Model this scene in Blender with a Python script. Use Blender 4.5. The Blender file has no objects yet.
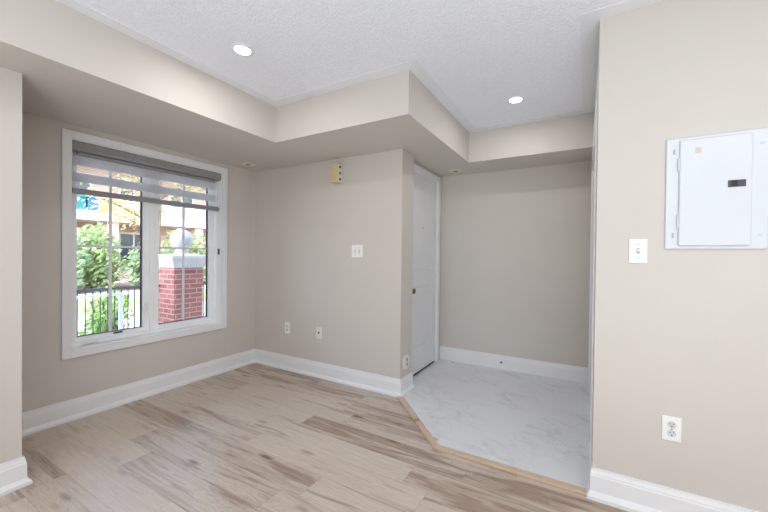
import bpy, bmesh, math, random
from mathutils import Vector, Matrix
random.seed(7)
S = bpy.context.scene
COL = S.collection

# ------------------------------------------------------------------ camera
F_PX, YAW, PITCH, ROLL, SHIFT_PX, EYE = 348.26, -30.08, -0.541, 0.625, 2.233, 1.23
yw, pt, rl = (math.radians(a) for a in (YAW, PITCH, ROLL))
fw = Vector((math.sin(yw)*math.cos(pt), math.cos(yw)*math.cos(pt), math.sin(pt)))
r0 = Vector((math.cos(yw), -math.sin(yw), 0)); u0 = r0.cross(fw)
rt = r0*math.cos(rl) + u0*math.sin(rl); up = -r0*math.sin(rl) + u0*math.cos(rl)
cd = bpy.data.cameras.new('camera'); cam = bpy.data.objects.new('camera', cd); COL.objects.link(cam)
m = Matrix.Identity(4)
for i in range(3):
    m[i][0], m[i][1], m[i][2] = rt[i], up[i], -fw[i]
m[0][3], m[1][3], m[2][3] = 0, 0, EYE
cam.matrix_world = m
cd.sensor_width = 36; cd.lens = F_PX/768*36; cd.shift_y = SHIFT_PX/768; cd.clip_start = .05; cd.clip_end = 300
S.camera = cam
# ------------------------------------------------------------------ view, world, sun, fill lamps
S.view_settings.view_transform = 'Standard'; S.view_settings.look = 'None'
S.view_settings.gamma = 1; S.view_settings.use_curve_mapping = False
S.view_settings.exposure = 0.34
S.cycles.use_denoising = True
S.cycles.max_bounces = 10; S.cycles.diffuse_bounces = 6; S.cycles.transparent_max_bounces = 16
S.cycles.caustics_reflective = False; S.cycles.caustics_refractive = False
S.cycles.sample_clamp_indirect = 6
w = bpy.data.worlds.new('sky'); S.world = w; w.use_nodes = True
wn = w.node_tree.nodes; wl = w.node_tree.links
sky = wn.new('ShaderNodeTexSky'); sky.sky_type = 'NISHITA'; sky.sun_disc = False
sky.sun_elevation = math.radians(50); sky.sun_rotation = math.radians(150); sky.air_density = 1.0; sky.dust_density = 2.0
wl.new(sky.outputs[0], wn['Background'].inputs[0]); wn['Background'].inputs[1].default_value = 1.15

def lamp(name, kind, energy, loc=(0,0,0), direction=(0,0,-1), color=(1,1,1), **kw):
    d = bpy.data.lights.new(name, kind); d.energy = energy; d.color = color
    for k, v in kw.items(): setattr(d, k, v)
    o = bpy.data.objects.new(name, d); COL.objects.link(o); o.location = loc
    o.rotation_euler = Vector(direction).to_track_quat('-Z', 'Y').to_euler()
    return o
lamp('sun', 'SUN', 2.3, direction=(-.60, .34, -.85), color=(1, .95, .88), angle=math.radians(1.5))
# unseen fill lamp added inside the closed room behind the camera
lamp('rear_fill', 'AREA', 14, (1.0, -3.0, 1.15), (-.05, 1, 0.3), (.84, .93, 1), shape='RECTANGLE', size=3.2, size_y=2.0)
# unseen upward lamp added behind the camera to brighten ceiling and upper walls
lamp('ceiling_fill', 'AREA', 93, (.6, -1.5, .5), (-.05, .30, 1), (.86, .94, 1), shape='RECTANGLE', size=2.6, size_y=2.0)

pw = lamp('window_portal', 'AREA', 1, (-3.46, 1.655, 1.28), (1, 0, 0), shape='RECTANGLE', size=1.3, size_y=1.6); pw.data.cycles.is_portal = True
# ------------------------------------------------------------------ materials
def srgb(r, g, b):
    f = lambda c: (c/255)/12.92 if c/255 <= .04045 else ((c/255+.055)/1.055)**2.4
    return (f(r), f(g), f(b), 1)
def mat(name, col, rough=.5, metal=0, **kw):
    m = bpy.data.materials.new(name); m.use_nodes = True
    b = m.node_tree.nodes['Principled BSDF']
    b.inputs['Base Color'].default_value = col; b.inputs['Roughness'].default_value = rough; b.inputs['Metallic'].default_value = metal
    for k, v in kw.items(): b.inputs[k.replace('_', ' ')].default_value = v
    return m
class NT:
    def __init__(s, m): s.m = m; s.t = m.node_tree; s.n = s.t.nodes; s.b = s.n['Principled BSDF']
    def add(s, ty, ins=None, **props):
        n = s.n.new(ty)
        for k, v in props.items(): setattr(n, k, v)
        for k, v in (ins or {}).items():
            if isinstance(v, bpy.types.NodeSocket): s.t.links.new(v, n.inputs[k])
            else: n.inputs[k].default_value = v
        return n
    def math(s, op, a, b=0.0, c=None):
        ins = {0: a, 1: b}
        if c is not None: ins[2] = c
        return s.add('ShaderNodeMath', ins, operation=op).outputs[0]
    def mix(s, f, a, b):
        n = s.n.new('ShaderNodeMix'); n.data_type = 'RGBA'
        for i, v in ((0, f), (6, a), (7, b)):
            if isinstance(v, bpy.types.NodeSocket): s.t.links.new(v, n.inputs[i])
            else: n.inputs[i].default_value = v
        return n.outputs[2]
    def ramp(s, f, stops):
        n = s.add('ShaderNodeValToRGB', {0: f}); e = n.color_ramp.elements
        while len(e) < len(stops): e.new(.5)
        for x, (p, c) in zip(e, stops):
            x.position = p; x.color = c if not isinstance(c, (int, float)) else (c, c, c, 1)
        return n.outputs[0]
    def base(s, sock): s.t.links.new(sock, s.b.inputs['Base Color'])
    def bump(s, h, strength=.3, dist=.01):
        n = s.add('ShaderNodeBump', {'Height': h, 'Strength': strength, 'Distance': dist}); s.t.links.new(n.outputs[0], s.b.inputs['Normal'])
    def obj(s): return s.add('ShaderNodeTexCoord').outputs['Object']
    def noise(s, v, scale, detail=3, rough=.5, dist=0):
        return s.add('ShaderNodeTexNoise', {'Vector': v, 'Scale': scale, 'Detail': detail, 'Roughness': rough, 'Distortion': dist}).outputs['Fac']
    def scale(s, v, x, y, z): return s.add('ShaderNodeVectorMath', {0: v, 1: (x, y, z)}, operation='MULTIPLY').outputs[0]

def noisy(name, c1, c2, scale, rough=.6, bump=0, bscale=None, **kw):
    m = mat(name, c1, rough, **kw); t = NT(m); v = t.obj()
    t.base(t.mix(t.ramp(t.noise(v, scale, 4), [(.35, 0), (.65, 1)]), c1, c2))
    if bump: t.bump(t.noise(v, bscale or scale*4, 3), bump)
    return m
PAINT = noisy('beige_wall_paint', srgb(206, 200, 193), srgb(203, 197, 190), 1.2, .55, .04, 180)
WHITE = noisy('white_trim_paint', srgb(233, 233, 234), srgb(229, 230, 232), 3, .35)
DOORP = noisy('white_door_paint', srgb(228, 229, 231), srgb(224, 226, 229), 3, .38)
VINYL = noisy('white_vinyl', srgb(246, 248, 250), srgb(243, 245, 248), 4, .3)
PLASTIC = noisy('white_plastic', srgb(240, 240, 238), srgb(236, 236, 234), 10, .35)
CREAM = noisy('cream_plastic', srgb(232, 228, 216), srgb(226, 221, 208), 10, .4)
ESC = noisy('cream_enamel', srgb(228, 220, 202), srgb(222, 213, 195), 10, .45)
YELLOWED = noisy('yellowed_plastic', srgb(222, 204, 160), srgb(212, 194, 150), 14, .45)
PANELW = noisy('white_panel_enamel', srgb(216, 219, 225), srgb(213, 217, 223), 3, .25)
DARK = noisy('dark_plastic', srgb(38, 36, 36), srgb(28, 28, 30), 20, .5)
GREYP = noisy('grey_latch_plastic', srgb(84, 84, 92), srgb(72, 72, 80), 20, .45)
GASKET = noisy('dark_gasket', srgb(34, 38, 60), srgb(28, 30, 48), 10, .6)
STEEL = noisy('brushed_steel', srgb(170, 168, 164), srgb(150, 148, 144), 30, .35, Metallic=1.0)
BRASS = noisy('aged_brass', srgb(150, 132, 104), srgb(120, 104, 84), 30, .35, Metallic=1.0)
CLIPG = noisy('grey_clip', srgb(178, 180, 186), srgb(166, 168, 175), 20, .45)
RECEP = noisy('receptacle_plastic', srgb(216, 216, 214), srgb(210, 210, 208), 20, .4)
STICKER = noisy('beige_sticker', srgb(214, 206, 190), srgb(205, 196, 180), 40, .6)
BLINDGREY = noisy('grey_cassette_fabric', srgb(150, 147, 147), srgb(142, 139, 140), 60, .7)
RAILGREY = noisy('grey_rail', srgb(150, 148, 150), srgb(142, 141, 144), 30, .5)

def ceiling_mat():
    m = mat('stippled_ceiling', srgb(238, 239, 242), .85); t = NT(m); v = t.obj()
    h = t.noise(v, 80, 4, .6)
    vor = t.add('ShaderNodeTexVoronoi', {'Vector': v, 'Scale': 66.0}).outputs['Distance']
    hh = t.math('SUBTRACT', h, t.math('MULTIPLY', vor, .55))
    t.bump(hh, .38, .012)
    t.base(t.mix(t.ramp(h, [(.35, 0), (.65, 1)]), srgb(233, 236, 244), srgb(242, 245, 252)))
    return m
CEIL = ceiling_mat()
CEILB = noisy('smooth_ceiling_border', srgb(233, 235, 240), srgb(230, 232, 237), 2, .6)

def plank_mat():
    m = mat('oak_planks', (.5, .4, .3, 1), .38); t = NT(m); v = t.obj()
    a = t.add('ShaderNodeAttribute', attribute_name='plank')
    sp = t.add('ShaderNodeSeparateColor', {0: a.outputs['Color']})
    tone, streak, seed = sp.outputs[0], sp.outputs[1], sp.outputs[2]
    off = t.add('ShaderNodeCombineXYZ', {0: t.math('MULTIPLY', seed, 31.0), 1: t.math('MULTIPLY', seed, 17.0), 2: t.math('MULTIPLY', seed, 53.0)}).outputs[0]
    vo = t.add('ShaderNodeVectorMath', {0: v, 1: off}, operation='ADD').outputs[0]
    grain = t.noise(t.scale(vo, 2.2, 55, 1), 1.6, 6, .65)
    fine = t.noise(t.scale(vo, 5, 190, 1), 2, 3, .6)
    fig = t.noise(t.scale(vo, .9, 10, 1), 1.5, 5, .6, .8)
    cloud = t.noise(t.scale(vo, 1.0, 3.0, 1), 1.3, 3, .5)
    light = t.mix(tone, srgb(188, 174, 159), srgb(215, 204, 191))
    col = t.mix(t.ramp(grain, [(.3, .0), (.7, .42)]), light, srgb(182, 157, 136))
    col = t.mix(t.math('MULTIPLY', t.ramp(cloud, [(.42, 0), (.68, 1)]), .35), col, srgb(196, 176, 158))
    # brown heartwood streaks
    thr = t.math('SUBTRACT', .67, t.math('MULTIPLY', streak, .235))
    st = t.math('MULTIPLY', t.math('SUBTRACT', fig, thr), 6.5)
    st = t.add('ShaderNodeClamp', {0: st}).outputs[0]
    stg = t.math('MULTIPLY', st, t.ramp(grain, [(.25, .55), (.65, 1)]))
    col = t.mix(t.math('MULTIPLY', stg, .80), col, srgb(136, 108, 88))
    # contour lines of the figure
    ring = t.math('ABSOLUTE', t.math('SUBTRACT', t.math('FRACT', t.math('MULTIPLY', fig, 11)), .5))
    ringm = t.math('MULTIPLY', t.ramp(ring, [(.0, 1), (.13, 0)]), t.math('MULTIPLY', streak, .45))
    col = t.mix(ringm, col, srgb(128, 110, 104))
    # knots
    vor = t.add('ShaderNodeTexVoronoi', {'Vector': t.scale(vo, 2.6, 8.5, 1), 'Scale': 1.0, 'Randomness': 1.0})
    kn = t.ramp(vor.outputs['Distance'], [(.07, 1), (.2, 0)])
    col = t.mix(t.math('MULTIPLY', kn, t.math('MULTIPLY', streak, .85)), col, srgb(78, 60, 52))
    col = t.mix(t.math('MULTIPLY', t.ramp(fine, [(.4, 0), (.8, 1)]), .18), col, srgb(150, 124, 106))
    t.base(col); t.bump(grain, .05, .003)
    t.t.links.new(t.ramp(grain, [(.2, .3), (.8, .44)]), t.b.inputs['Roughness'])
    return m
PLANK = plank_mat()

def marble_mat():
    m = mat('white_marble_tile', srgb(226, 228, 231), .2); t = NT(m); v = t.obj()
    rotv = t.add('ShaderNodeVectorRotate', {'Vector': v, 'Angle': .5}, rotation_type='Z_AXIS').outputs[0]
    n1 = t.noise(t.scale(rotv, 1, 2.2, 1), 2.6, 6, .55, .35)
    vein = t.ramp(t.math('ABSOLUTE', t.math('SUBTRACT', n1, .5)), [(.0, 1), (.02, .35), (.07, 0)])
    n2 = t.noise(t.scale(rotv, 1.6, 3.4, 1), 4.2, 6, .55, .5)
    vein2 = t.ramp(t.math('ABSOLUTE', t.math('SUBTRACT', n2, .52)), [(.0, 1), (.018, .2), (.05, 0)])
    msk = t.ramp(t.noise(v, 2.6, 2), [(.42, 0), (.62, 1)])
    cl = t.ramp(t.noise(v, 2.2, 4, .6), [(.35, 0), (.75, 1)])
    col = t.mix(t.math('MULTIPLY', cl, .3), srgb(223, 224, 227), srgb(210, 212, 215))
    col = t.mix(t.math('MULTIPLY', vein, t.math('MULTIPLY', msk, .28)), col, srgb(150, 152, 158))
    col = t.mix(t.math('MULTIPLY', vein2, t.math('MULTIPLY', msk, .26)), col, srgb(168, 168, 172))
    sp = t.add('ShaderNodeTexVoronoi', {'Vector': t.scale(rotv, 2.4, 5.2, 1), 'Scale': 1.0}).outputs['Distance']
    col = t.mix(t.math('MULTIPLY', t.ramp(sp, [(.03, 1), (.09, 0)]), .6), col, srgb(140, 138, 138))
    br = t.add('ShaderNodeTexBrick', {'Vector': v, 'Color1': (0, 0, 0, 1), 'Color2': (0, 0, 0, 1), 'Mortar': (1, 1, 1, 1), 'Scale': 1.0, 'Mortar Size': .0015, 'Brick Width': .61, 'Row Height': .61}, offset=0).outputs['Color']
    col = t.mix(t.math('MULTIPLY', br, .22), col, srgb(180, 182, 186))
    t.base(col); return m
MARBLE = marble_mat()
def pine_mat():
    m = mat('raw_oak_strip', srgb(205, 176, 146), .5); t = NT(m); v = t.obj()
    g = t.noise(t.scale(v, 6, 6, 30), 3, 5, .6)
    k = t.ramp(t.add('ShaderNodeTexVoronoi', {'Vector': v, 'Scale': 3.2}).outputs['Distance'], [(.05, 1), (.12, 0)])
    col = t.mix(g, srgb(192, 168, 142), srgb(212, 190, 166)); col = t.mix(t.math('MULTIPLY', k, .7), col, srgb(140, 100, 66))
    t.base(col); return m
PINE = pine_mat()
def glass_mat():
    m = bpy.data.materials.new('clear_window_glass'); m.use_nodes = True; n = m.node_tree.nodes; l = m.node_tree.links
    n.remove(n['Principled BSDF']); out = n['Material Output']
    tr = n.new('ShaderNodeBsdfTransparent'); tr.inputs[0].default_value = (.96, .98, .98, 1)
    gl = n.new('ShaderNodeBsdfGlossy'); gl.inputs['Roughness'].default_value = 0.0
    fr = n.new('ShaderNodeFresnel'); fr.inputs[0].default_value = 1.35
    mx = n.new('ShaderNodeMixShader'); l.new(fr.outputs[0], mx.inputs[0]); l.new(tr.outputs[0], mx.inputs[1]); l.new(gl.outputs[0], mx.inputs[2]); l.new(mx.outputs[0], out.inputs[0])
    return m
GLASS = glass_mat()
def fabric_mat(name, col, see, transl):
    m = bpy.data.materials.new(name); m.use_nodes = True; n = m.node_tree.nodes; l = m.node_tree.links
    n.remove(n['Principled BSDF']); out = n['Material Output']
    tc = n.new('ShaderNodeTexCoord'); nz = n.new('ShaderNodeTexNoise'); nz.inputs['Scale'].default_value = 300; l.new(tc.outputs['Object'], nz.inputs['Vector'])
    mc = n.new('ShaderNodeMix'); mc.data_type = 'RGBA'; l.new(nz.outputs['Fac'], mc.inputs[0]); mc.inputs[6].default_value = col; mc.inputs[7].default_value = tuple(c*.92 for c in col[:3])+(1,)
    d = n.new('ShaderNodeBsdfDiffuse'); t = n.new('ShaderNodeBsdfTranslucent'); p = n.new('ShaderNodeBsdfTransparent')
    l.new(mc.outputs[2], d.inputs[0]); l.new(mc.outputs[2], t.inputs[0])
    a = n.new('ShaderNodeMixShader'); a.inputs[0].default_value = transl; l.new(d.outputs[0], a.inputs[1]); l.new(t.outputs[0], a.inputs[2])
    b = n.new('ShaderNodeMixShader'); b.inputs[0].default_value = see; l.new(a.outputs[0], b.inputs[1]); l.new(p.outputs[0], b.inputs[2])
    l.new(b.outputs[0], out.inputs[0]); return m
OPAQUE = fabric_mat('grey_blind_fabric', srgb(222, 222, 226), .06, .45)
SHEER = fabric_mat('sheer_blind_fabric', srgb(238, 240, 244), .80, .5)
LENS = mat('lit_lens', (1, 1, 1, 1), .4); LENS.node_tree.nodes['Principled BSDF'].inputs['Emission Color'].default_value = (1, .98, .95, 1)
LENS.node_tree.nodes['Principled BSDF'].inputs['Emission Strength'].default_value = 6
def brick_mat(name, c1, c2, mortar, bw, bh, ms, axis='x'):
    m = mat(name, c1, .85); t = NT(m); v = t.obj(); s = t.add('ShaderNodeSeparateXYZ', {0: v})
    u = t.math('ADD', s.outputs[0], s.outputs[1])
    cv = t.add('ShaderNodeCombineXYZ', {0: u, 1: s.outputs[2], 2: 0.0}).outputs[0]
    b = t.add('ShaderNodeTexBrick', {'Vector': cv, 'Color1': c1, 'Color2': c2, 'Mortar': mortar, 'Scale': 1.0, 'Mortar Size': ms, 'Brick Width': bw, 'Row Height': bh, 'Bias': 0.0})
    nz = t.noise(v, 9, 3)
    t.base(t.mix(t.math('MULTIPLY', nz, .35), b.outputs['Color'], mortar)); return m
BRICK = brick_mat('red_brick', srgb(156, 84, 76), srgb(122, 56, 52), srgb(172, 146, 138), .215, .075, .008)
FARBRICK = brick_mat('far_brick', srgb(188, 140, 124), srgb(168, 118, 104), srgb(210, 196, 186), .22, .08, .012)
BALL = noisy('grey_white_ball', srgb(182, 181, 183), srgb(170, 169, 172), 5, .8)  # ball toned greyer than the stone cap
BARK2 = noisy('plank_gap', srgb(128, 108, 92), srgb(110, 92, 78), 20, .9)
STONE = noisy('pale_cast_stone', srgb(205, 202, 200), srgb(192, 189, 187), 6, .8, .1)
FASCIA = noisy('white_fascia', srgb(206, 200, 194), srgb(196, 190, 184), 2, .6)
IRON = noisy('black_iron', srgb(84, 86, 94), srgb(72, 74, 84), 10, .5)
RAILW = noisy('white_painted_rail', srgb(226, 228, 234), srgb(218, 220, 228), 10, .4)
LAWN = noisy('lawn', srgb(150, 172, 92), srgb(176, 188, 116), 3, .9, .3, 60)
PAVE = noisy('pale_concrete', srgb(204, 197, 190), srgb(192, 186, 179), 2, .9, .1)
SOIL = noisy('soil', srgb(120, 104, 86), srgb(96, 84, 70), 4, .95)
BARK = noisy('bark', srgb(128, 112, 92), srgb(104, 90, 74), 20, .9, .3)
DARKGLASS = noisy('dark_window_glass', srgb(70, 76, 84), srgb(52, 58, 66), 1.5, .15)
TEAL = noisy('teal_plastic', srgb(28, 124, 122), srgb(22, 108, 108), 3, .5)
BLUE = noisy('blue_plastic', srgb(48, 104, 170), srgb(38, 88, 150), 3, .5)
REDB = noisy('red_plastic', srgb(190, 84, 78), srgb(176, 70, 66), 3, .5)
SLATE = noisy('slate_cloth', srgb(96, 108, 132), srgb(80, 92, 116), 3, .8)
def leaf(name, c1, c2):
    m = mat(name, c1, .55); t = NT(m)
    g = t.add('ShaderNodeNewGeometry').outputs['Random Per Island']
    t.base(t.mix(g, c1, c2)); t.b.inputs['Transmission Weight'].default_value = 0
    tl = t.add('ShaderNodeBsdfTranslucent', {0: c2}); mx = t.add('ShaderNodeMixShader', {0: .35})
    out = t.n['Material Output']; t.t.links.new(t.b.outputs[0], mx.inputs[1]); t.t.links.new(tl.outputs[0], mx.inputs[2]); t.t.links.new(mx.outputs[0], out.inputs[0])
    return m
LEAFG = leaf('green_leaves', srgb(124, 148, 98), srgb(178, 192, 140))
LEAFB = leaf('bright_leaves', srgb(120, 168, 84), srgb(178, 212, 120))
LEAFY = leaf('spring_leaves', srgb(178, 164, 98), srgb(206, 190, 128))
LEAFD = leaf('deep_leaves', srgb(112, 136, 104), srgb(160, 178, 138))

# ------------------------------------------------------------------ mesh helpers
class MB:
    def __init__(s): s.v = []; s.f = []; s.mi = []
    def quad(s, pts, mi=0):
        b = len(s.v); s.v += [tuple(p) for p in pts]; s.f.append(tuple(range(b, b+len(pts)))); s.mi.append(mi)
        return s
    def box(s, x0, x1, y0, y1, z0, z1, mi=0):
        x0, x1 = min(x0, x1), max(x0, x1); y0, y1 = min(y0, y1), max(y0, y1); z0, z1 = min(z0, z1), max(z0, z1)
        b = len(s.v); s.v += [(x, y, z) for z in (z0, z1) for y in (y0, y1) for x in (x0, x1)]
        for f in ((0,2,3,1), (4,5,7,6), (0,1,5,4), (2,6,7,3), (0,4,6,2), (1,3,7,5)): s.f.append(tuple(b+i for i in f)); s.mi.append(mi)
        return s
    def prism(s, poly, z0, z1, mi=0):           # poly counter-clockwise in xy
        b = len(s.v); n = len(poly); s.v += [(x, y, z0) for x, y in poly] + [(x, y, z1) for x, y in poly]
        s.f += [tuple(b+i for i in reversed(range(n))), tuple(b+n+i for i in range(n))]; s.mi += [mi]*2
        for i in range(n):
            j = (i+1) % n; s.f.append((b+i, b+j, b+n+j, b+n+i)); s.mi.append(mi)
        return s
    def lathe(s, prof, c, axis=(0,0,1), seg=32, mi=0):   # prof: (radius, height) along axis from c
        a = Vector(axis).normalized(); q = a.to_track_quat('Z', 'Y'); c = Vector(c); b = len(s.v)
        for r, h in prof:
            for k in range(seg):
                t = 2*math.pi*k/seg; s.v.append(tuple(c + q @ Vector((r*math.cos(t), r*math.sin(t), h))))
        for i in range(len(prof)-1):
            for k in range(seg):
                k2 = (k+1) % seg; s.f.append((b+i*seg+k, b+i*seg+k2, b+(i+1)*seg+k2, b+(i+1)*seg+k)); s.mi.append(mi)
        s.f.append(tuple(b+k for k in reversed(range(seg)))); s.mi.append(mi)
        e = b+(len(prof)-1)*seg; s.f.append(tuple(e+k for k in range(seg))); s.mi.append(mi)
        return s
    def tube(s, pts, rad, seg=8, mi=0):
        pts = [Vector(p) for p in pts]; b = len(s.v); n = len(pts)
        for i, p in enumerate(pts):
            d = (pts[min(i+1, n-1)] - pts[max(i-1, 0)]).normalized(); q = d.to_track_quat('Z', 'Y')
            r = rad[i] if isinstance(rad, (list, tuple)) else rad
            for k in range(seg):
                t = 2*math.pi*k/seg; s.v.append(tuple(p + q @ Vector((r*math.cos(t), r*math.sin(t), 0))))
        for i in range(n-1):
            for k in range(seg):
                k2 = (k+1) % seg; s.f.append((b+i*seg+k, b+i*seg+k2, b+(i+1)*seg+k2, b+(i+1)*seg+k)); s.mi.append(mi)
        s.f.append(tuple(b+k for k in reversed(range(seg)))); s.f.append(tuple(b+(n-1)*seg+k for k in range(seg))); s.mi += [mi]*2
        return s
        return s
    def frame_yz(s, x0, x1, y0, y1, z0, z1, wl, wr, wb, wt):   # rectangular frame lying in a yz plane
        s.box(x0, x1, y0, y0+wl, z0, z1); s.box(x0, x1, y1-wr, y1, z0, z1)
        s.box(x0, x1, y0+wl, y1-wr, z0, z0+wb); s.box(x0, x1, y0+wl, y1-wr, z1-wt, z1); return s
    def build(s, name, mats, parent=None, bevel=0, smooth=False, seg=2, fix=True):
        me = bpy.data.meshes.new(name); me.from_pydata(s.v, [], s.f)
        for mm in (mats if isinstance(mats, (list, tuple)) else [mats]): me.materials.append(mm)
        me.polygons.foreach_set('material_index', s.mi)
        if fix:
            bm = bmesh.new(); bm.from_mesh(me); bmesh.ops.recalc_face_normals(bm, faces=bm.faces); bm.to_mesh(me); bm.free()
        me.update()
        if smooth:
            for p in me.polygons: p.use_smooth = True
        o = bpy.data.objects.new(name, me); COL.objects.link(o)
        if parent: o.parent = parent; o.matrix_parent_inverse = Matrix.Translation(parent.location).inverted()
        if bevel:
            bv = o.modifiers.new('bevel', 'BEVEL'); bv.width = bevel; bv.segments = seg; bv.limit_method = 'ANGLE'; bv.angle_limit = math.radians(40)
            for p in me.polygons: p.use_smooth = True
            wn_ = o.modifiers.new('wn', 'WEIGHTED_NORMAL'); wn_.keep_sharp = True
        elif smooth:
            try: me.set_sharp_from_angle(angle=math.radians(45))
            except Exception: pass
        return o
def struct(o, label=None, cat=None):
    o['kind'] = 'structure'
    if label: o['label'] = label
    if cat: o['category'] = cat
    return o
def tag(o, label, cat, group=None, kind=None):
    o['label'] = label; o['category'] = cat
    if group: o['group'] = group
    if kind: o['kind'] = kind
    return o
def empty(name, loc, label=None, cat=None, group=None):
    o = bpy.data.objects.new(name, None); COL.objects.link(o); o.location = loc; o.empty_display_size = .1
    if label: tag(o, label, cat, group)
    return o

# ------------------------------------------------------------------ room dimensions (metres)
XW, YB, XD, XD2, YE, XR, YR = -3.24, 2.69, -1.384, -1.473, 3.885, .044, 2.09
XL, YL, YSTR = -2.5485, .628, 2.925
XS1, YS1, XS2, YS2, ZS, ZC = -2.238, 2.051, -1.015, 3.399, 2.152, 2.4455
YREAR, XFAR, TILE = -3.1, 3.4, .013
OY0, OY1, OZ0, OZ1 = 1.05, 2.26, .508, 2.052           # window opening
# walls
b = MB(); b.box(XW-.18, XW, YL-.15, OY0, -.1, ZC+.1); b.box(XW-.18, XW, OY1, YB+.2, -.1, ZC+.1)
b.box(XW-.18, XW, OY0, OY1, -.1, OZ0); b.box(XW-.18, XW, OY0, OY1, OZ1, ZC+.1)
struct(b.build('wall_window', PAINT), 'beige wall holding the big white window', 'wall')
struct(MB().box(XW, XD, YB, YSTR, -.1, ZC+.1).build('wall_back', PAINT), 'beige back wall with light switches and outlets', 'wall')
DY0, DY1, DZ1 = 2.975, 3.745, 2.062                    # entry door opening
b = MB(); b.box(XD2-.14, XD2, YSTR, DY0, -.1, ZC+.1); b.box(XD2-.14, XD2, DY1, YE+.12, -.1, ZC+.1); b.box(XD2-.14, XD2, DY0, DY1, DZ1, ZC+.1)
struct(b.build('wall_entry_left', PAINT), 'short beige wall around the white entry door', 'wall')
struct(MB().box(XD2, XR+.11, YE, YE+.12, -.1, ZC+.1).build('wall_entry_back', PAINT), 'plain beige wall at the back of the entry', 'wall')
CY0, CY1, CZ1 = 2.235, 3.62, 2.01
b = MB(); b.box(XR, XR+.11, YR+.115, CY0, -.1, ZC+.1); b.box(XR, XR+.11, CY1, YE, -.1, ZC+.1); b.box(XR, XR+.11, CY0, CY1, CZ1, ZC+.1)
struct(b.build('wall_entry_right', PAINT), 'narrow beige side wall around the closet door', 'wall')
struct(MB().box(XR, XFAR, YR, YR+.115, -.1, ZC+.1).build('wall_right', PAINT, bevel=.003), 'beige wall in the right foreground holding the breaker panel', 'wall')
struct(MB().box(XL-.75, XL, YREAR-.1, YL, -.1, ZC+.1).build('wall_left', PAINT, bevel=.003), 'beige wall end at the left edge', 'wall')
struct(MB().box(XFAR, XFAR+.12, YREAR-.1, YR+.115, -.1, ZC+.1).build('wall_far', PAINT))
struct(MB().box(XL, XFAR, YREAR-.12, YREAR, -.1, ZC+.1).build('wall_rear', PAINT))
struct(MB().box(XW-.18, XFAR+.12, YREAR-.3, 9.0, ZC+.125, 6.2).build('upper_shade_block', PAINT))  # unseen block added so its shadow covers the pillar and nearby ground outside
# dropped soffit running along the window wall, the back wall and the entry
poly = [(XW, YL), (XL, YL), (XL, YREAR), (XS1, YREAR), (XS1, YS1), (XS2, YS1), (XS2, YS2), (XR, YS2), (XR, YE), (XD2, YE), (XD2, YSTR), (XD, YSTR), (XD, YB), (XW, YB)]
struct(MB().prism(poly, ZS, ZC).build('soffit', PAINT), 'beige dropped soffit wrapping the window wall, back wall and entry', 'soffit')
struct(MB().box(XW-.3, XFAR+.12, YREAR-.2, YE+.2, ZC, ZC+.12).build('ceiling', CEIL), 'white stippled ceiling', 'ceiling')
bw = .085; zb = ZC-.002
b = MB()
b.box(XS1, XS1+bw, YREAR, YS1-bw, zb, ZC)
b.box(XS1, XS2+bw, YS1-bw, YS1, zb, ZC)
b.box(XS2, XS2+bw, YS1, YS2-bw, zb, ZC)
b.box(XS2, XR, YS2-bw, YS2, zb, ZC)
b.box(XR-bw, XR, YR-bw, YS2-bw, zb, ZC)
b.box(XR, XFAR, YR-bw, YR, zb, ZC)
struct(b.build('ceiling_border', CEILB), 'smooth white band edging the stippled ceiling', 'ceiling')

# ------------------------------------------------------------------ plank floor
ROW, LEN = .178, 1.205
joint = {-1: -2.562, -2: -2.302, 0: -2.45, 1: -1.90, 2: -2.05, 3: -1.775, 4: -2.728, 5: -1.64, 6: -2.844, 7: -2.2, -3: -1.75, -4: -2.468, -5: -1.2}
spec = {(3, 0): (.55, .95), (3, 1): (.45, .9), (3, -1): (.8, .2), (5, 0): (.5, .95), (5, -1): (.75, .25), (4, 0): (.8, .3), (4, -1): (.5, .85),
        (6, 0): (.6, .75), (6, 1): (.5, .8), (7, -1): (.4, .9), (7, 0): (.45, .9), (-1, 0): (.62, .7), (-1, 1): (.7, .6), (-2, 0): (.6, .75), (-2, 1): (.5, .7),
        (0, -1): (.6, .9), (0, -2): (.7, .4), (0, 0): (.5, .7), (1, 0): (.85, .3), (1, -1): (.8, .35), (2, 0): (.9, .3), (2, -1): (.8, .35), (-1, -1): (.95, .1), (-2, -1): (.98, .1), (-3, 0): (.98, .2), (-3, -1): (.9, .15)}
rp = random.Random(11)
b = MB(); cols = []
b.quad([(XW-.1, YREAR-.1, -.004), (XFAR, YREAR-.1, -.004), (XFAR, YB+.1, -.004), (XW-.1, YB+.1, -.004)], 1); cols.append((0, 0, 0))
g = .0004
for k in range(-25, 8):
    y0 = 1.316+ROW*k; y1 = y0+ROW
    j = joint.get(k, -3 + rp.random()*LEN)
    n0 = int(math.floor((-3.34-j)/LEN))
    for n in range(n0, n0+7):
        x0 = max(j+n*LEN, -3.34); x1 = min(j+(n+1)*LEN, XFAR)
        if x1-x0 < .03: continue
        tone, st = spec.get((k, n), (rp.uniform(.45, 1), rp.choice((.3, .5, .75, .95))))
        b.quad([(x0+g, y0+g, 0), (x1-g, y0+g, 0), (x1-g, y1-g, 0), (x0+g, y1-g, 0)]); cols.append((tone, min(1, st*.85+.22), rp.random()))
fl = b.build('floor', [PLANK, BARK2], fix=False)
ca = fl.data.color_attributes.new('plank', 'FLOAT_COLOR', 'CORNER')
for p in fl.data.polygons:
    for li in p.loop_indices: ca.data[li].color = cols[p.index] + (1,)
struct(fl, 'pale oak plank floor with brown streaks', 'floor')
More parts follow.
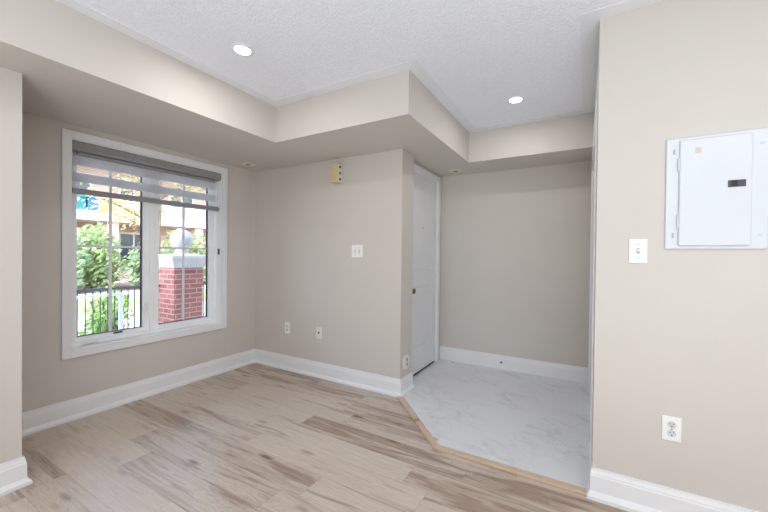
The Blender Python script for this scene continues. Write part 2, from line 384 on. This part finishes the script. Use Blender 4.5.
# raised marble entry floor and the raw wood edging strips
A0, A1 = (-1.372, 2.700), (-.800, 2.112)
poly = [A0, A1, (XR, 2.112), (XR, CY0), (XR+.13, CY0), (XR+.13, CY1), (XR, CY1), (XR, YE), (XD2, YE), (XD2, DY1), (XD2-.15, DY1), (XD2-.15, DY0), (XD2, DY0), (XD2, YSTR), (XD, YSTR), (XD, 2.700)]
struct(MB().prism(poly, .0005, TILE).build('floor_entry', MARBLE), 'white marble tile floor of the entry', 'floor')
tw = .046
d = (Vector(A1)-Vector(A0)).normalized(); nrm = Vector((-d.y, d.x))*-1
a0, a1 = Vector(A0), Vector(A1)
k = tw/ math.cos(math.radians(22.9))
inner = (A1[0]-.019, A1[1]-tw)
b = MB().prism([(a0.x-.016, a0.y-.050), inner, A1, (A0[0], A0[1]-.008)], .0005, TILE+.003)
struct(b.build('trim_1', PINE, bevel=.003), 'slanted raw wood strip edging the marble at the corner', 'trim')
b = MB().prism([inner, (XR-.004, A1[1]-tw), (XR-.004, A1[1]), A1], .0005, TILE+.003)
struct(b.build('trim_2', PINE, bevel=.003), 'long raw wood strip between oak floor and marble', 'trim')

# ------------------------------------------------------------------ baseboards
PROF = [(0, 0), (.032, 0), (.032, .016), (.017, .034), (.015, .036), (.015, .112), (.0125, .118), (.0125, .124), (.0085, .139), (.0075, .150), (0, .150)]
PROF2 = [(0, 0), (.015, 0), (.015, .112), (.0125, .118), (.0125, .124), (.0085, .139), (.0075, .150), (0, .150)]
def sweep(name, path, prof, z=0, caps=(0, 0)):           # room lies to the LEFT of the path direction
    path = [Vector(p) for p in path]; n = len(path); nor = []
    for i in range(n):
        ns = []
        for a, c in ((i-1, i), (i, i+1)):
            if a >= 0 and c < n:
                dd = (path[c]-path[a]).normalized(); ns.append(Vector((-dd.y, dd.x)))
        nn = sum(ns, Vector((0, 0))).normalized(); nor.append(nn/ max(.3, nn.dot(ns[0])))
    b = MB(); L = len(prof)
    for i in range(n):
        dirv = (path[1]-path[0]).normalized() if i == 0 else (path[-1]-path[-2]).normalized()
        for o, h in prof:
            q = path[i] + nor[i]*o
            if i == 0: q -= dirv*0
            b.v.append((q.x, q.y, z+h))
    for i in range(n-1):
        for k in range(L):
            k2 = (k+1) % L; b.f.append((i*L+k, (i+1)*L+k, (i+1)*L+k2, i*L+k2)); b.mi.append(0)
    b.f.append(tuple(range(L))); b.f.append(tuple(reversed(range((n-1)*L, n*L)))); b.mi += [0, 0]
    return struct(b.build(name, WHITE), None)
E = .001
def bb(name, path, prof, label, z=0):
    o = sweep(name, path, prof, z); o['label'] = label; o['category'] = 'baseboard'; return o
bb('baseboard_left', [(XW+.027, YL), (XL, YL), (XL, YREAR)], PROF, 'white baseboard wrapping the wall end at the left edge')
bb('baseboard_window', [(XW, YB), (XW, YL)], PROF, 'long white baseboard under the window')
bb('baseboard_back', [(XD, YSTR), (XD, YB), (XW+.0, YB)], PROF, 'long white baseboard along the back wall and its corner')
bb('baseboard_entry', [(XR, YE), (XD2, YE)], PROF2, 'white baseboard at the back of the marble entry', TILE)
o = bb('baseboard_right', [(XFAR, YR), (XR, YR), (XR, YR+.062)], [(o+(.006 if 0 < h < .02 or o > .03 else 0), h) for o, h in PROF], 'white baseboard in the right foreground')
for v_ in o.data.vertices:
    if v_.co.x < XR: v_.co.x = XR-(XR-v_.co.x)*.6

# ------------------------------------------------------------------ window
win = struct(empty('window_1', (XW, (OY0+OY1)/2, OZ0)), 'white two sash window in the left wall', 'window')
cw = .054; xf = XW+.018
b = MB().frame_yz(XW, xf, OY0-cw, OY1+cw, OZ0-cw, OZ1+cw, cw, cw, cw, cw)
b.build('window_casing', WHITE, win, bevel=.002)
xfr0, xfr1 = XW-.17, XW-.075
b = MB().frame_yz(XW-.17, XW+.0005, OY0, OY1, OZ0, OZ1, .006, .006, .008, .006)
b.build('window_jamb', VINYL, win)
fy0, fy1, fz0, fz1 = OY0+.006, OY1-.006, OZ0+.008, OZ1-.006
b = MB().frame_yz(xfr0+.02, xfr1, fy0, fy1, fz0, fz1, .008, .03, .026, .03); ym = 1.632
b.box(xfr0+.02, xfr1, ym-.016, ym+.016, fz0+.026, fz1-.03)
b.build('window_frame', VINYL, win, bevel=.002)
def sash(ya, yb_, dark):
    za, zb_ = fz0+.026, fz1-.03; sw = .048
    s = MB().frame_yz(xfr0+.03, xfr1-.008, ya, yb_, za, zb_, sw, sw, sw-.012, sw).build('sash', VINYL, win, bevel=.003)
    gy0, gy1, gz0, gz1 = ya+sw, yb_-sw, za+sw-.012, zb_-sw
    xg = xfr0+.052
    MB().frame_yz(xg-.008, xg+.010, gy0, gy1, gz0, gz1, .004, .007, .005, .004).build('gasket', GASKET, s)
    MB().box(xg-.012, xg-.009, gy0, gy1, gz0, gz1).build('pane', GLASS, s)
    mu = MB(); c = (gy0+gy1)/2; zc = (gz0+gz1)/2
    mu.box(xg-.006, xg+.006, c-.009, c+.009, gz0, gz1); mu.box(xg-.0055, xg+.0055, gy0, gy1, zc-.008, zc+.008)
    mu.build('muntin_grid', RAILW, s)
    return s
sash(fy0+.008, ym-.016, True); sash(ym+.016, fy1-.03, True)
# crank handle at the bottom of the left sash
ch = MB().box(xfr1-.006, xfr1+.012, 1.135, 1.225, fz0+.004, fz0+.024).build('crank_housing', VINYL, win, bevel=.004)
MB().tube([(xfr1+.012, 1.145, fz0+.016), (xfr1+.022, 1.17, fz0+.018), (xfr1+.024, 1.235, fz0+.022)], [.006, .006, .007]).build('crank_handle', PLASTIC, ch, smooth=True)
lv = MB().box(xfr1-.010, xfr1+.008, 1.575, 1.597, .70, .79).build('sash_lock', VINYL, win, bevel=.004)
MB().box(xfr1+.008, xfr1+.018, 1.580, 1.592, .715, .78).build('lock_lever', PLASTIC, lv, bevel=.003)
MB().box(xfr1-.008, xfr1+.003, 1.35, 1.41, fz0+.050, fz0+.061).build('sash_stop', DARK, win)
clip = MB().box(XW-.035, XW-.020, OY1-.022, OY1-.006, 1.215, 1.275)
tag(clip.build('blind_chain_clip', GREYP, bevel=.003), 'small grey blind chain clip on the right side of the window recess', 'clip')

# roller blind
bl = empty('roller_blind', (XW-.04, (OY0+OY1)/2, 2.0), 'grey banded roller blind pulled partly down over the window', 'blind')
by0, by1 = OY0+.012, OY1-.012
prof = [(-.066, 2.046), (-.010, 2.046), (-.001, 2.038), (.001, 1.990), (-.006, 1.976), (-.030, 1.970), (-.066, 1.970)]
def extrude_y(name, prof, y0, y1, m, parent, **kw):
    b = MB(); n = len(prof)
    b.v = [(XW+x, y0, z) for x, z in prof] + [(XW+x, y1, z) for x, z in prof]
    b.f = [tuple(range(n)), tuple(reversed(range(n, 2*n)))] + [(i, n+i, n+(i+1) % n, (i+1) % n) for i in range(n)]
    b.mi = [0]*len(b.f); return b.build(name, m, parent, **kw)
cas = extrude_y('cassette', prof, by0, by1, BLINDGREY, bl)
for ya in (by0-.004, by1):
    extrude_y('end_cap', [(x*1.0, z) for x, z in prof], ya, ya+.004, RAILGREY, cas)
xb = XW-.034
extrude_y('inner_lip', [(-.046, 1.966), (-.018, 1.966), (-.018, 1.946), (-.046, 1.946)], by0+.03, by1-.05, BLINDGREY, cas)
for z1, z0, nm, mt in ((1.966, 1.872, 'opaque_band', OPAQUE), (1.872, 1.818, 'sheer_band', SHEER), (1.818, 1.750, 'opaque_band', OPAQUE), (1.750, 1.698, 'sheer_band', SHEER)):
    MB().quad([(xb, by0+.012, z0), (xb, by1-.035, z0), (xb, by1-.035, z1), (xb, by0+.012, z1)]).build(nm, mt, bl)
    if nm == 'opaque_band': MB().quad([(xb-.016, by0+.012, z0+.004), (xb-.016, by1-.035, z0+.004), (xb-.016, by1-.035, z1), (xb-.016, by0+.012, z1)]).build(nm, mt, bl)
extrude_y('bottom_rail', [(-.044, 1.700), (-.026, 1.700), (-.022, 1.688), (-.024, 1.660), (-.046, 1.660), (-.048, 1.688)], by0+.008, by1-.005, RAILGREY, bl)

# ------------------------------------------------------------------ entry door
dr = struct(empty('door_1', (XD2, (DY0+DY1)/2, TILE)), 'white panelled entry door with a brass knob', 'door')
b = MB(); c0 = .058
b.box(XD2, XD2+.016, DY1-.004, DY1+c0, TILE, DZ1+c0); b.box(XD2, XD2+.016, YSTR+.001, DY1-.004, DZ1-.004, DZ1+c0); b.box(XD2, XD2+.016, YSTR+.001, DY0+.004, TILE, DZ1-.004)
b.box(XD2-.14, XD2, DY0, DY0+.014, TILE, DZ1); b.box(XD2-.14, XD2, DY1-.014, DY1, TILE, DZ1); b.box(XD2-.14, XD2, DY0+.014, DY1-.014, DZ1-.014, DZ1)
b.build('door_casing', WHITE, dr, bevel=.002)
y0, y1, z0, z1 = DY0+.017, DY1-.017, TILE+.022, DZ1-.017
xs = XD2-.004
def panelled(x, sgn, y0, y1, z0, z1, panels, th):
    """door face in a yz plane with recessed raised-field panels; sgn = direction the face looks along x"""
    b = MB(); ys = sorted({y0, y1} | {p for q in panels for p in q[:2]}); zs = sorted({z0, z1} | {p for q in panels for p in q[2:]})
    def inpanel(a, c, d_, e): return any(a >= q[0]-1e-6 and c <= q[1]+1e-6 and d_ >= q[2]-1e-6 and e <= q[3]+1e-6 for q in panels)
    for i in range(len(ys)-1):
        for j in range(len(zs)-1):
            if not inpanel(ys[i], ys[i+1], zs[j], zs[j+1]):
                b.quad([(x, ys[i], zs[j]), (x, ys[i+1], zs[j]), (x, ys[i+1], zs[j+1]), (x, ys[i], zs[j+1])])
    for (a, c, d_, e) in panels:
        rings = [(0, 0), (.010, -.005), (.022, -.005), (.040, -.001)]
        pts = [[(x+sgn*dx, a+o, d_+o), (x+sgn*dx, c-o, d_+o), (x+sgn*dx, c-o, e-o), (x+sgn*dx, a+o, e-o)] for o, dx in rings]
        for r in range(len(rings)-1):
            for k in range(4): b.quad([pts[r][k], pts[r][(k+1) % 4], pts[r+1][(k+1) % 4], pts[r+1][k]])
        b.quad(pts[-1])
    xb_ = x-sgn*th
    b.quad([(xb_, y0, z0), (xb_, y0, z1), (xb_, y1, z1), (xb_, y1, z0)])
    for q in ([(y0, z0), (y1, z0)], [(y1, z0), (y1, z1)], [(y1, z1), (y0, z1)], [(y0, z1), (y0, z0)]):
        b.quad([(x, q[0][0], q[0][1]), (x, q[1][0], q[1][1]), (xb_, q[1][0], q[1][1]), (xb_, q[0][0], q[0][1])])
    return b
sl = panelled(xs, 1, y0, y1, z0, z1, [(y0+.11, y1-.11, 1.06, z1-.125), (y0+.11, y1-.11, .26, .91)], .042)
slab = sl.build('door_slab', DOORP, dr)
MB().box(xs-.04, xs-.002, y0, y1, TILE+.003, z0).build('door_sweep', DARK, dr)
kb = MB().lathe([(.031, 0), (.031, .006), (.012, .010), (.011, .032), (.020, .040), (.027, .050), (.026, .062), (.016, .068)], (xs, y0+.045, .885), (1, 0, 0), 24)
ko = kb.build('knob', BRASS, dr, smooth=True); ko['label'] = 'aged brass door knob'
MB().lathe([(.007, 0), (.007, .003), (.004, .004)], (xs, (y0+y1)/2, 1.52), (1, 0, 0), 12).build('peephole', BRASS, dr)
for zh in (1.80, 1.06, .29):
    h = MB(); h.tube([(XD2+.005, DY1-.010, zh-.045), (XD2+.005, DY1-.010, zh+.045)], .007, 10); h.box(XD2-.004, XD2+.0015, DY1-.034, DY1-.006, zh-.045, zh+.045)
    h.build('hinge', WHITE, dr)

# ------------------------------------------------------------------ closet door (seen edge-on) in the entry's right wall
d2 = struct(empty('door_2', (XR, (CY0+CY1)/2, TILE)), 'white closet door seen edge-on at the right of the entry', 'door')
b = MB(); c0 = .062
b.box(XR-.010, XR, CY0-c0, CY0+.004, TILE, CZ1+c0); b.box(XR-.010, XR, CY1-.004, CY1+c0, TILE, CZ1+c0); b.box(XR-.010, XR, CY0+.004, CY1-.004, CZ1-.004, CZ1+c0)
b.box(XR, XR+.11, CY0, CY0+.014, TILE, CZ1); b.box(XR, XR+.11, CY1-.014, CY1, TILE, CZ1); b.box(XR, XR+.11, CY0+.014, CY1-.014, CZ1-.014, CZ1)
b.build('door_casing', WHITE, d2, bevel=.002)
for ya, yb_ in ((CY0+.017, (CY0+CY1)/2-.002), ((CY0+CY1)/2+.002, CY1-.017)):
    panelled(XR+.006, -1, ya, yb_, TILE+.012, CZ1-.017, [(ya+.10, yb_-.10, 1.02, CZ1-.14), (ya+.10, yb_-.10, .24, .88)], .035).build('door_leaf', DOORP, d2)
for zh in (1.80, .25):
    MB().tube([(XR-.004, CY0+.012, zh-.045), (XR-.004, CY0+.012, zh+.045)], .008, 10).build('hinge', STEEL, d2)

# ------------------------------------------------------------------ electrical panel
pn = empty('breaker_panel', (.497, YR, 1.272), 'white electrical breaker panel with a closed door, on the right wall', 'electrical panel')
MB().box(.320, .664, YR-.012, YR-.0002, 1.272, 1.785).build('trim_plate', PANELW, pn, bevel=.006, seg=3)
pd = MB().box(.367, .609, YR-.026, YR-.011, 1.287, 1.770).build('panel_door', PANELW, pn, bevel=.007, seg=3)
lt = MB().box(.531, .588, YR-.029, YR-.025, 1.541, 1.571).build('latch', GREYP, pd, bevel=.001)
MB().box(.542, .560, YR-.033, YR-.028, 1.544, 1.568).build('latch_slide', DARK, lt, bevel=.001)
MB().box(.421, .443, YR-.0265, YR-.0255, 1.702, 1.729).build('sticker', STICKER, pd)
for z in (1.335, 1.722):
    MB().box(.345, .353, YR-.0145, YR-.0115, z-.012, z+.012).build('cover_clip', CLIPG, pn, bevel=.002)
    MB().lathe([(.006, 0), (.006, .003), (.004, .005)], (.640, YR-.0115, z), (0, -1, 0), 16).build('screw', PANELW, pn)
for z in (1.40, 1.66):
    MB().tube([(.365, YR-.020, z-.03), (.365, YR-.020, z+.03)], .004, 8).build('hinge', PANELW, pn)

# ------------------------------------------------------------------ wall plates
def plate_y(name, label, cat, x, z, w_, h_, y, m, group=None):
    o = empty(name, (x, y, z), label, cat, group)
    MB().box(x-w_/2, x+w_/2, y-.007, y-.0002, z-h_/2, z+h_/2).build('cover_plate', m, o, bevel=.003)
    return o
def toggle(o, x, z, y, m):
    s = MB().box(x-.006, x+.006, y-.0085, y-.0065, z-.013, z+.013).build('switch_slot', CLIPG, o)
    t = MB(); t.box(x-.0045, x+.0045, y-.020, y-.007, z-.003, z+.009); t.build('toggle', m, o, bevel=.002)
def screws(o, x, z, y, dz):
    for q in (-dz, dz): MB().lathe([(.0032, 0), (.0032, .0012)], (x, y-.007, z+q), (0, -1, 0), 10).build('screw', STEEL, o)
def duplex(o, x, z, y, m, r=.0165):
    for dz in (-.0205, .0205):
        f = MB().lathe([(r, 0), (r, .002), (r-.001, .0026)], (x, y-.007, z+dz), (0, -1, 0), 24).build('receptacle', RECEP, o)
        for q in ((-.0065, .004, .0022, .008), (.0065, .004, .0022, .0065)):
            MB().box(x+q[0]-q[2]/2, x+q[0]+q[2]/2, y-.0103, y-.0095, z+dz+q[1]-q[3]/2, z+dz+q[1]+q[3]/2).build('slot', DARK, f)
        MB().lathe([(.0028, 0), (.0028, .0008)], (x, y-.0095, z+dz-.0075), (0, -1, 0), 10).build('ground_hole', DARK, f)
o = plate_y('light_switch', 'single white toggle light switch left of the breaker panel', 'light switch', .2195, 1.263, .074, .119, YR, PLASTIC); toggle(o, .2195, 1.263, YR, PLASTIC); screws(o, .2195, 1.263, YR, .031)
o = plate_y('wall_outlet', 'white duplex outlet low on the right wall below the breaker panel', 'outlet', .3595, .430, .072, .116, YR, PLASTIC); duplex(o, .3595, .430, YR, PLASTIC); screws(o, .3595, .430, YR, 0)
o = plate_y('double_light_switch', 'white double toggle light switch on the back wall', 'light switch', -1.845, 1.263, .124, .116, YB, PLASTIC)
for dx in (-.023, .023): toggle(o, -1.845+dx, 1.263, YB, PLASTIC); screws(o, -1.845+dx, 1.263, YB, .031)
o = plate_y('wall_outlet', 'white duplex outlet low on the back wall nearest the window', 'outlet', -2.735, .445, .074, .118, YB, PLASTIC); duplex(o, -2.735, .445, YB, PLASTIC); screws(o, -2.735, .445, YB, 0)
o = plate_y('cable_plate', 'cream cable jack plate low on the back wall, right of the duplex outlet', 'wall plate', -2.298, .445, .074, .116, YB, CREAM)
MB().lathe([(.009, 0), (.009, .002), (.0055, .002), (.0055, .012), (.003, .013)], (-2.298, YB-.007, .445), (0, -1, 0), 16).build('jack', DARK, o)
screws(o, -2.298, .445, YB, .042)
# round plate on the narrow return beside the entry door
o = empty('round_outlet', (XD, 2.803, .272), 'round cream outlet plate low on the narrow wall return beside the entry door', 'outlet')
MB().lathe([(.066, 0), (.066, .004), (.060, .008), (.040, .009)], (XD+.0002, 2.803, .272), (1, 0, 0), 36).build('cover_plate', CREAM, o, smooth=True)
for dz in (-.021, .021):
    f = MB().lathe([(.0185, 0), (.0185, .004)], (XD+.008, 2.803, .272+dz), (1, 0, 0), 20).build('receptacle', STICKER, o)
    for dy in (-.0075, .0075): MB().box(XD+.0115, XD+.0135, 2.803+dy-.003, 2.803+dy+.003, .272+dz, .272+dz+.012).build('slot', DARK, f)
    MB().lathe([(.004, 0), (.004, .0012)], (XD+.0118, 2.803, .272+dz-.008), (1, 0, 0), 10).build('ground_hole', DARK, f)
# door chime / sounder box high on the back wall
o = empty('wall_sounder', (-2.077, YB, 1.995), 'yellowed plastic box with three dark holes high on the back wall', 'sounder')
MB().box(-2.121, -2.034, YB-.072, YB-.0002, 1.915, 2.092).build('casing', YELLOWED, o, bevel=.004)
MB().box(-2.034, -2.0325, YB-.066, YB-.010, 1.922, 2.085).build('side_panel', CREAM, o)
for z in (1.945, 2.003, 2.061): MB().lathe([(.013, 0), (.013, .002)], (-2.0325, YB-.034, z), (1, 0, 0), 18).build('sound_hole', DARK, o)
# dark bumper hole in the entry baseboard
tag(MB().lathe([(.011, 0), (.011, .010), (.008, .013)], (-.77, YE-.014, .088), (0, -1, 0), 16).build('door_bumper', GREYP, smooth=True), 'small dark grey round bumper on the entry baseboard', 'bumper')

# ------------------------------------------------------------------ ceiling lights and soffit fittings
def downlight(x, y, label, watts=5):
    o = empty('recessed_light', (x, y, ZC), label, 'recessed light', 'lit round lights in the stippled ceiling')
    MB().lathe([(.066, 0), (.066, .004), (.060, .007), (.048, .006)], (x, y, ZC-.0002), (0, 0, -1), 40).build('trim_ring', WHITE, o, smooth=True)
    MB().lathe([(.046, 0), (.044, .0015)], (x, y, ZC-.0066), (0, 0, -1), 40).build('lens', LENS, o)
    lamp('downlight', 'AREA', watts, (x, y, ZC-.012), (0, 0, -1), (1, .98, .95), shape='DISK', size=.09)
downlight(-1.788, 1.377, 'lit round recessed ceiling light nearest the window', 3.5)
downlight(-.488, 2.847, 'lit round recessed ceiling light above the marble entry', 3)
for x, y in ((-1.4, -.6), (.9, .6), (.9, -1.6), (2.4, .6)):  # unseen lights added to raise the room's brightness from behind the camera
    downlight(x, y, 'added unseen recessed ceiling light behind the viewpoint')
def fitting(x, y, label):
    o = empty('soffit_fitting', (x, y, ZS), label, 'ceiling fitting')
    MB().lathe([(.072, 0), (.070, .003), (.054, .006), (.030, .003), (.026, .0035)], (x, y, ZS-.0002), (0, 0, -1), 36).build('escutcheon', ESC, o, smooth=True)
    MB().lathe([(.024, 0), (.022, .0015)], (x, y, ZS-.0036), (0, 0, -1), 28).build('recess', BARK, o)
    MB().lathe([(.012, 0), (.010, .003), (.008, .006)], (x, y, ZS-.005), (0, 0, -1), 16).build('sprinkler_head', BRASS, o)
fitting(-3.03, 2.412, 'round cream fitting in the soffit beside the window')
fitting(-1.237, 3.672, 'round cream fitting in the soffit above the entry door')

# ================================================================== OUTSIDE
GZ = -.25
struct(MB().box(-60, XW-.19, -40, 60, GZ-.3, GZ).build('ground_outside', PAVE), 'pale paved ground outside the window', 'ground')
struct(MB().box(-13.4, -10.0, -30, 50, GZ, GZ+.02).build('lawn', LAWN), 'green lawn strip beyond the railing', 'lawn')
struct(MB().box(-19.5, -15.2, -30, 50, GZ, GZ+.02).build('planting_bed', SOIL), 'planting bed before the far building', 'planting bed')
struct(MB().box(-6.6, -5.1, 1.2, 2.75, GZ, GZ+.03).build('soil_bed', SOIL))
# brick pillar with stone cap and ball
px, py = -5.55, 3.16
o = empty('gate_pillar', (px, py, GZ), 'red brick pillar with pale stone cap and white ball outside the window', 'pillar')
hw = .225
MB().box(px-hw, px+hw, py-hw, py+hw, GZ, 1.0).build('brick_shaft', BRICK, o)
MB().lathe([(.28*1.414, 0), (.33*1.414, .10), (.36*1.414, .15), (.36*1.414, .19), (.12, .215)], (px, py, 1.0), (0, 0, 1), 4).build('stone_cap', STONE, o)
cap = o.children[-1]
for v_ in cap.data.vertices:
    dx, dy = v_.co.x-px, v_.co.y-py; c, s_ = math.cos(math.pi/4), math.sin(math.pi/4)
    v_.co.x = px+(dx*c-dy*s_)*.82; v_.co.y = py+(dx*s_+dy*c)*.82
ball = MB().lathe([(.12, 0), (.075, .07)] + [(max(.01, .160*math.cos(t)), .235+.160*math.sin(t)) for t in [math.radians(a) for a in range(-65, 91, 9)]], (px, py+.012, 1.205), (0, 0, 1), 32)
ball.build('stone_ball', BALL, o, smooth=True)
# black railing parallel to the window
xr_ = -5.72
o = empty('iron_railing', (xr_, 1.5, GZ), 'black iron railing with thin upright bars outside the window', 'railing')
MB().box(xr_-.016, xr_+.016, -1.5, py-hw, .70, .735).build('top_rail', IRON, o); MB().box(xr_-.015, xr_+.015, -1.5, py-hw, -.12, -.09).build('bottom_rail', IRON, o)
yy = -1.4
while yy < py-hw-.03:
    MB().box(xr_-.006, xr_+.006, yy-.006, yy+.006, -.12, .70).build('bar', IRON, o); yy += .083
for yy in (-1.5, .45): MB().box(xr_-.025, xr_+.025, yy-.025, yy+.025, GZ, .78).build('post', IRON, o)
o = empty('iron_railing', (xr_, 5, GZ), 'black iron railing continuing to the right of the brick pillar', 'railing')
MB().box(xr_-.016, xr_+.016, py+hw, 8, .70, .735).build('top_rail', IRON, o); MB().box(xr_-.015, xr_+.015, py+hw, 8, -.12, -.09).build('bottom_rail', IRON, o)
yy = py+hw+.1
while yy < 7.9:
    MB().box(xr_-.006, xr_+.006, yy-.006, yy+.006, -.12, .70).build('bar', IRON, o); yy += .083
MB().box(xr_-.025, xr_+.025, 7.95, 8.0, GZ, .78).build('post', IRON, o)
# white line and upright nearer the window, modelled as a handrail
o = empty('white_bar', (-4.9, 1.3, GZ), 'white bar with one upright, modelled as a handrail just outside the window', 'handrail')
MB().box(-4.92, -4.88, -.5, 2.085, .705, .73).build('rail', RAILW, o); MB().box(-4.915, -4.885, 2.048, 2.085, GZ, .705).build('post', RAILW, o)

def rv(r): 
    while True:
        v = Vector((random.uniform(-1, 1), random.uniform(-1, 1), random.uniform(-1, 1)))
        if v.length < 1: return v
def foliage(b, centre, rad, n, size, hollow=.4):
    c = Vector(centre)
    for _ in range(n):
        v = rv(1)
        if v.length < hollow: v = v.normalized()*random.uniform(hollow, 1)
        p = c + Vector((v.x*rad[0], v.y*rad[1], v.z*rad[2]))
        q = Vector((random.gauss(0, 1), random.gauss(0, 1), random.gauss(0, 1))).normalized(); a = q.orthogonal().normalized(); t = a.cross(q)
        s = size*random.uniform(.6, 1.3)
        b.quad([p-a*s, p+t*s*.5+q*s*.12, p+a*s, p-t*s*.5+q*s*.12])
def bush(name, x, y, h, r, m, label, cat, n=900, size=.08, group=None):
    o = empty(name, (x, y, GZ), label, cat, group)
    st = MB()
    for k in range(6):
        a = k*1.05+.3; st.tube([(x, y, GZ), (x+.35*r*math.cos(a), y+.35*r*math.sin(a), GZ+h*.45), (x+.6*r*math.cos(a), y+.6*r*math.sin(a), GZ+h*.8)], [.03, .02, .01], 6)
    st.build('stem', BARK, o)
    f = MB()
    for k in range(7):
        a = random.uniform(0, 6.28); rr = random.uniform(0, .55)*r
        foliage(f, (x+rr*math.cos(a), y+rr*math.sin(a), GZ+h*random.uniform(.22, .70)), (r*.6, r*.6, h*.34), n//7, size)
    f.build('foliage', m, o, fix=False)
    return o
for i, (y, h, mt, lb) in enumerate(((4.3, 2.3, LEAFD, 'deep green bush at the far left of the hedge beyond the lawn'), (6.0, 2.75, LEAFG, 'tallest green bush beyond the lawn, seen in the left sash'),
        (7.9, 2.3, LEAFD, 'deep green bush beyond the lawn, between the tall bush and the window mullion'), (9.7, 2.6, LEAFG, 'green bush beyond the lawn, behind the window mullion'),
        (11.8, 2.2, LEAFD, 'green bush beyond the lawn, just left of the brick pillar'), (14.0, 2.4, LEAFG, 'green bush beyond the lawn, behind the brick pillar'))):
    bush('hedge_bush', -15.6-.9*(i % 2), y, h, 1.2, mt, lb, 'bush', 2300, .12, 'bushes beyond the lawn')
bush('leafy_shrub', -6.22, 2.47, .95, .36, LEAFB, 'bright green leafy shrub growing at the iron railing', 'shrub', 800, .05)
bush('leafy_shrub', -6.2, 3.25, .75, .32, LEAFB, 'smaller bright green shrub by the brick pillar', 'shrub', 450, .05)
def tree(x, y, h, label, m, seed, spread, n, z_lo):
    rr = random.Random(seed); o = empty('young_tree', (x, y, GZ), label, 'tree', 'young trees beyond the railing'); t = MB(); f = MB()
    t.tube([(x, y, GZ), (x+.05, y, GZ+h*.4), (x, y+.08, GZ+h*.75), (x, y, GZ+h)], [.07, .055, .035, .012], 8)
    for k in range(16):
        a = rr.uniform(0, 6.28); z = GZ+h*rr.uniform(z_lo, .95); L = spread*rr.uniform(.6, 1.1)
        p0 = Vector((x, y, z)); p1 = p0+Vector((math.cos(a)*L*.5, math.sin(a)*L*.5, L*.28)); p2 = p0+Vector((math.cos(a)*L, math.sin(a)*L, L*.45))
        t.tube([p0, p1, p2], [.022, .014, .005], 6)
        for q in range(n):
            s_ = rr.uniform(.25, 1.05); p = p0.lerp(p2, s_)+Vector((0, 0, .02))
            foliage(f, p, (.28, .28, .24), 7, .05, 0)
    t.build('branches', BARK, o); f.build('foliage', m, o, fix=False)
tree(-9.0, 4.55, 4.6, 'thin spring tree with pale yellow leaves behind the window mullion', LEAFY, 3, 1.7, 20, .4)
tree(-10.5, 8.6, 4.6, 'thin spring tree with pale yellow leaves behind the stone ball', LEAFY, 5, 1.8, 22, .4)
tree(-10.8, 2.0, 4.8, 'thin spring tree with pale yellow leaves left of the window view', LEAFY, 8, 1.6, 16, .55)

# apartment building across the lawn
bx = -21.5
o = empty('apartment_building', (bx, 8, GZ), 'brick apartment building with white balcony bands across the lawn', 'building')
b = MB(); b.box(bx-6, bx, -18, 46, GZ, 5.6); b.build('wall', FARBRICK, o)
MB().box(bx, bx+1.7, -18, 46, 2.70, 3.15).build('balcony_band', FASCIA, o); MB().box(bx-6.3, bx+1.7, -18.3, 46.3, 5.6, 6.0).build('roof', FASCIA, o)
for i, y in enumerate((-2.0, 2.2, 6.4, 8.05, 12.4, 16.8, 21.0, 25.2)):
    MB().box(bx+1.15, bx+1.6, y-.24, y+.24, GZ, 2.70).build('brick_column', FARBRICK, o)
for zlo, zhi in ((.3, 2.3), (3.9, 5.1)):
    for i in range(12):
        y = -1.5+2.6*i
        wf = MB().frame_yz(bx, bx+.08, y, y+1.5, zlo, zhi, .1, .1, .1, .1).box(bx, bx+.06, y+.71, y+.79, zlo+.1, zhi-.1).build('window_frame', FASCIA, o)
        MB().box(bx-.02, bx+.03, y+.1, y+1.4, zlo+.1, zhi-.1).build('pane', DARKGLASS, wf)
for y, wd, h, mt, nm, lb in ((6.80, .42, .66, TEAL, 'storage_bin', 'teal bin on the far balcony'), (7.29, .42, .70, BLUE, 'storage_bin', 'blue bin on the far balcony beside the teal one')):
    t_ = empty(nm, (bx+1.3, y, 3.15), lb, 'bin')
    MB().box(bx+1.05, bx+1.55, y-wd/2, y+wd/2, 3.15, 3.15+h*.85).build('body', mt, t_, bevel=.03); MB().box(bx+1.02, bx+1.58, y-wd/2-.03, y+wd/2+.03, 3.15+h*.85, 3.15+h).build('lid', mt, t_, bevel=.02)
for q in bpy.data.objects:
    if q.parent is None and q.type == 'EMPTY' and 'kind' not in q and 'label' not in q: print('UNTAGGED', q.name)
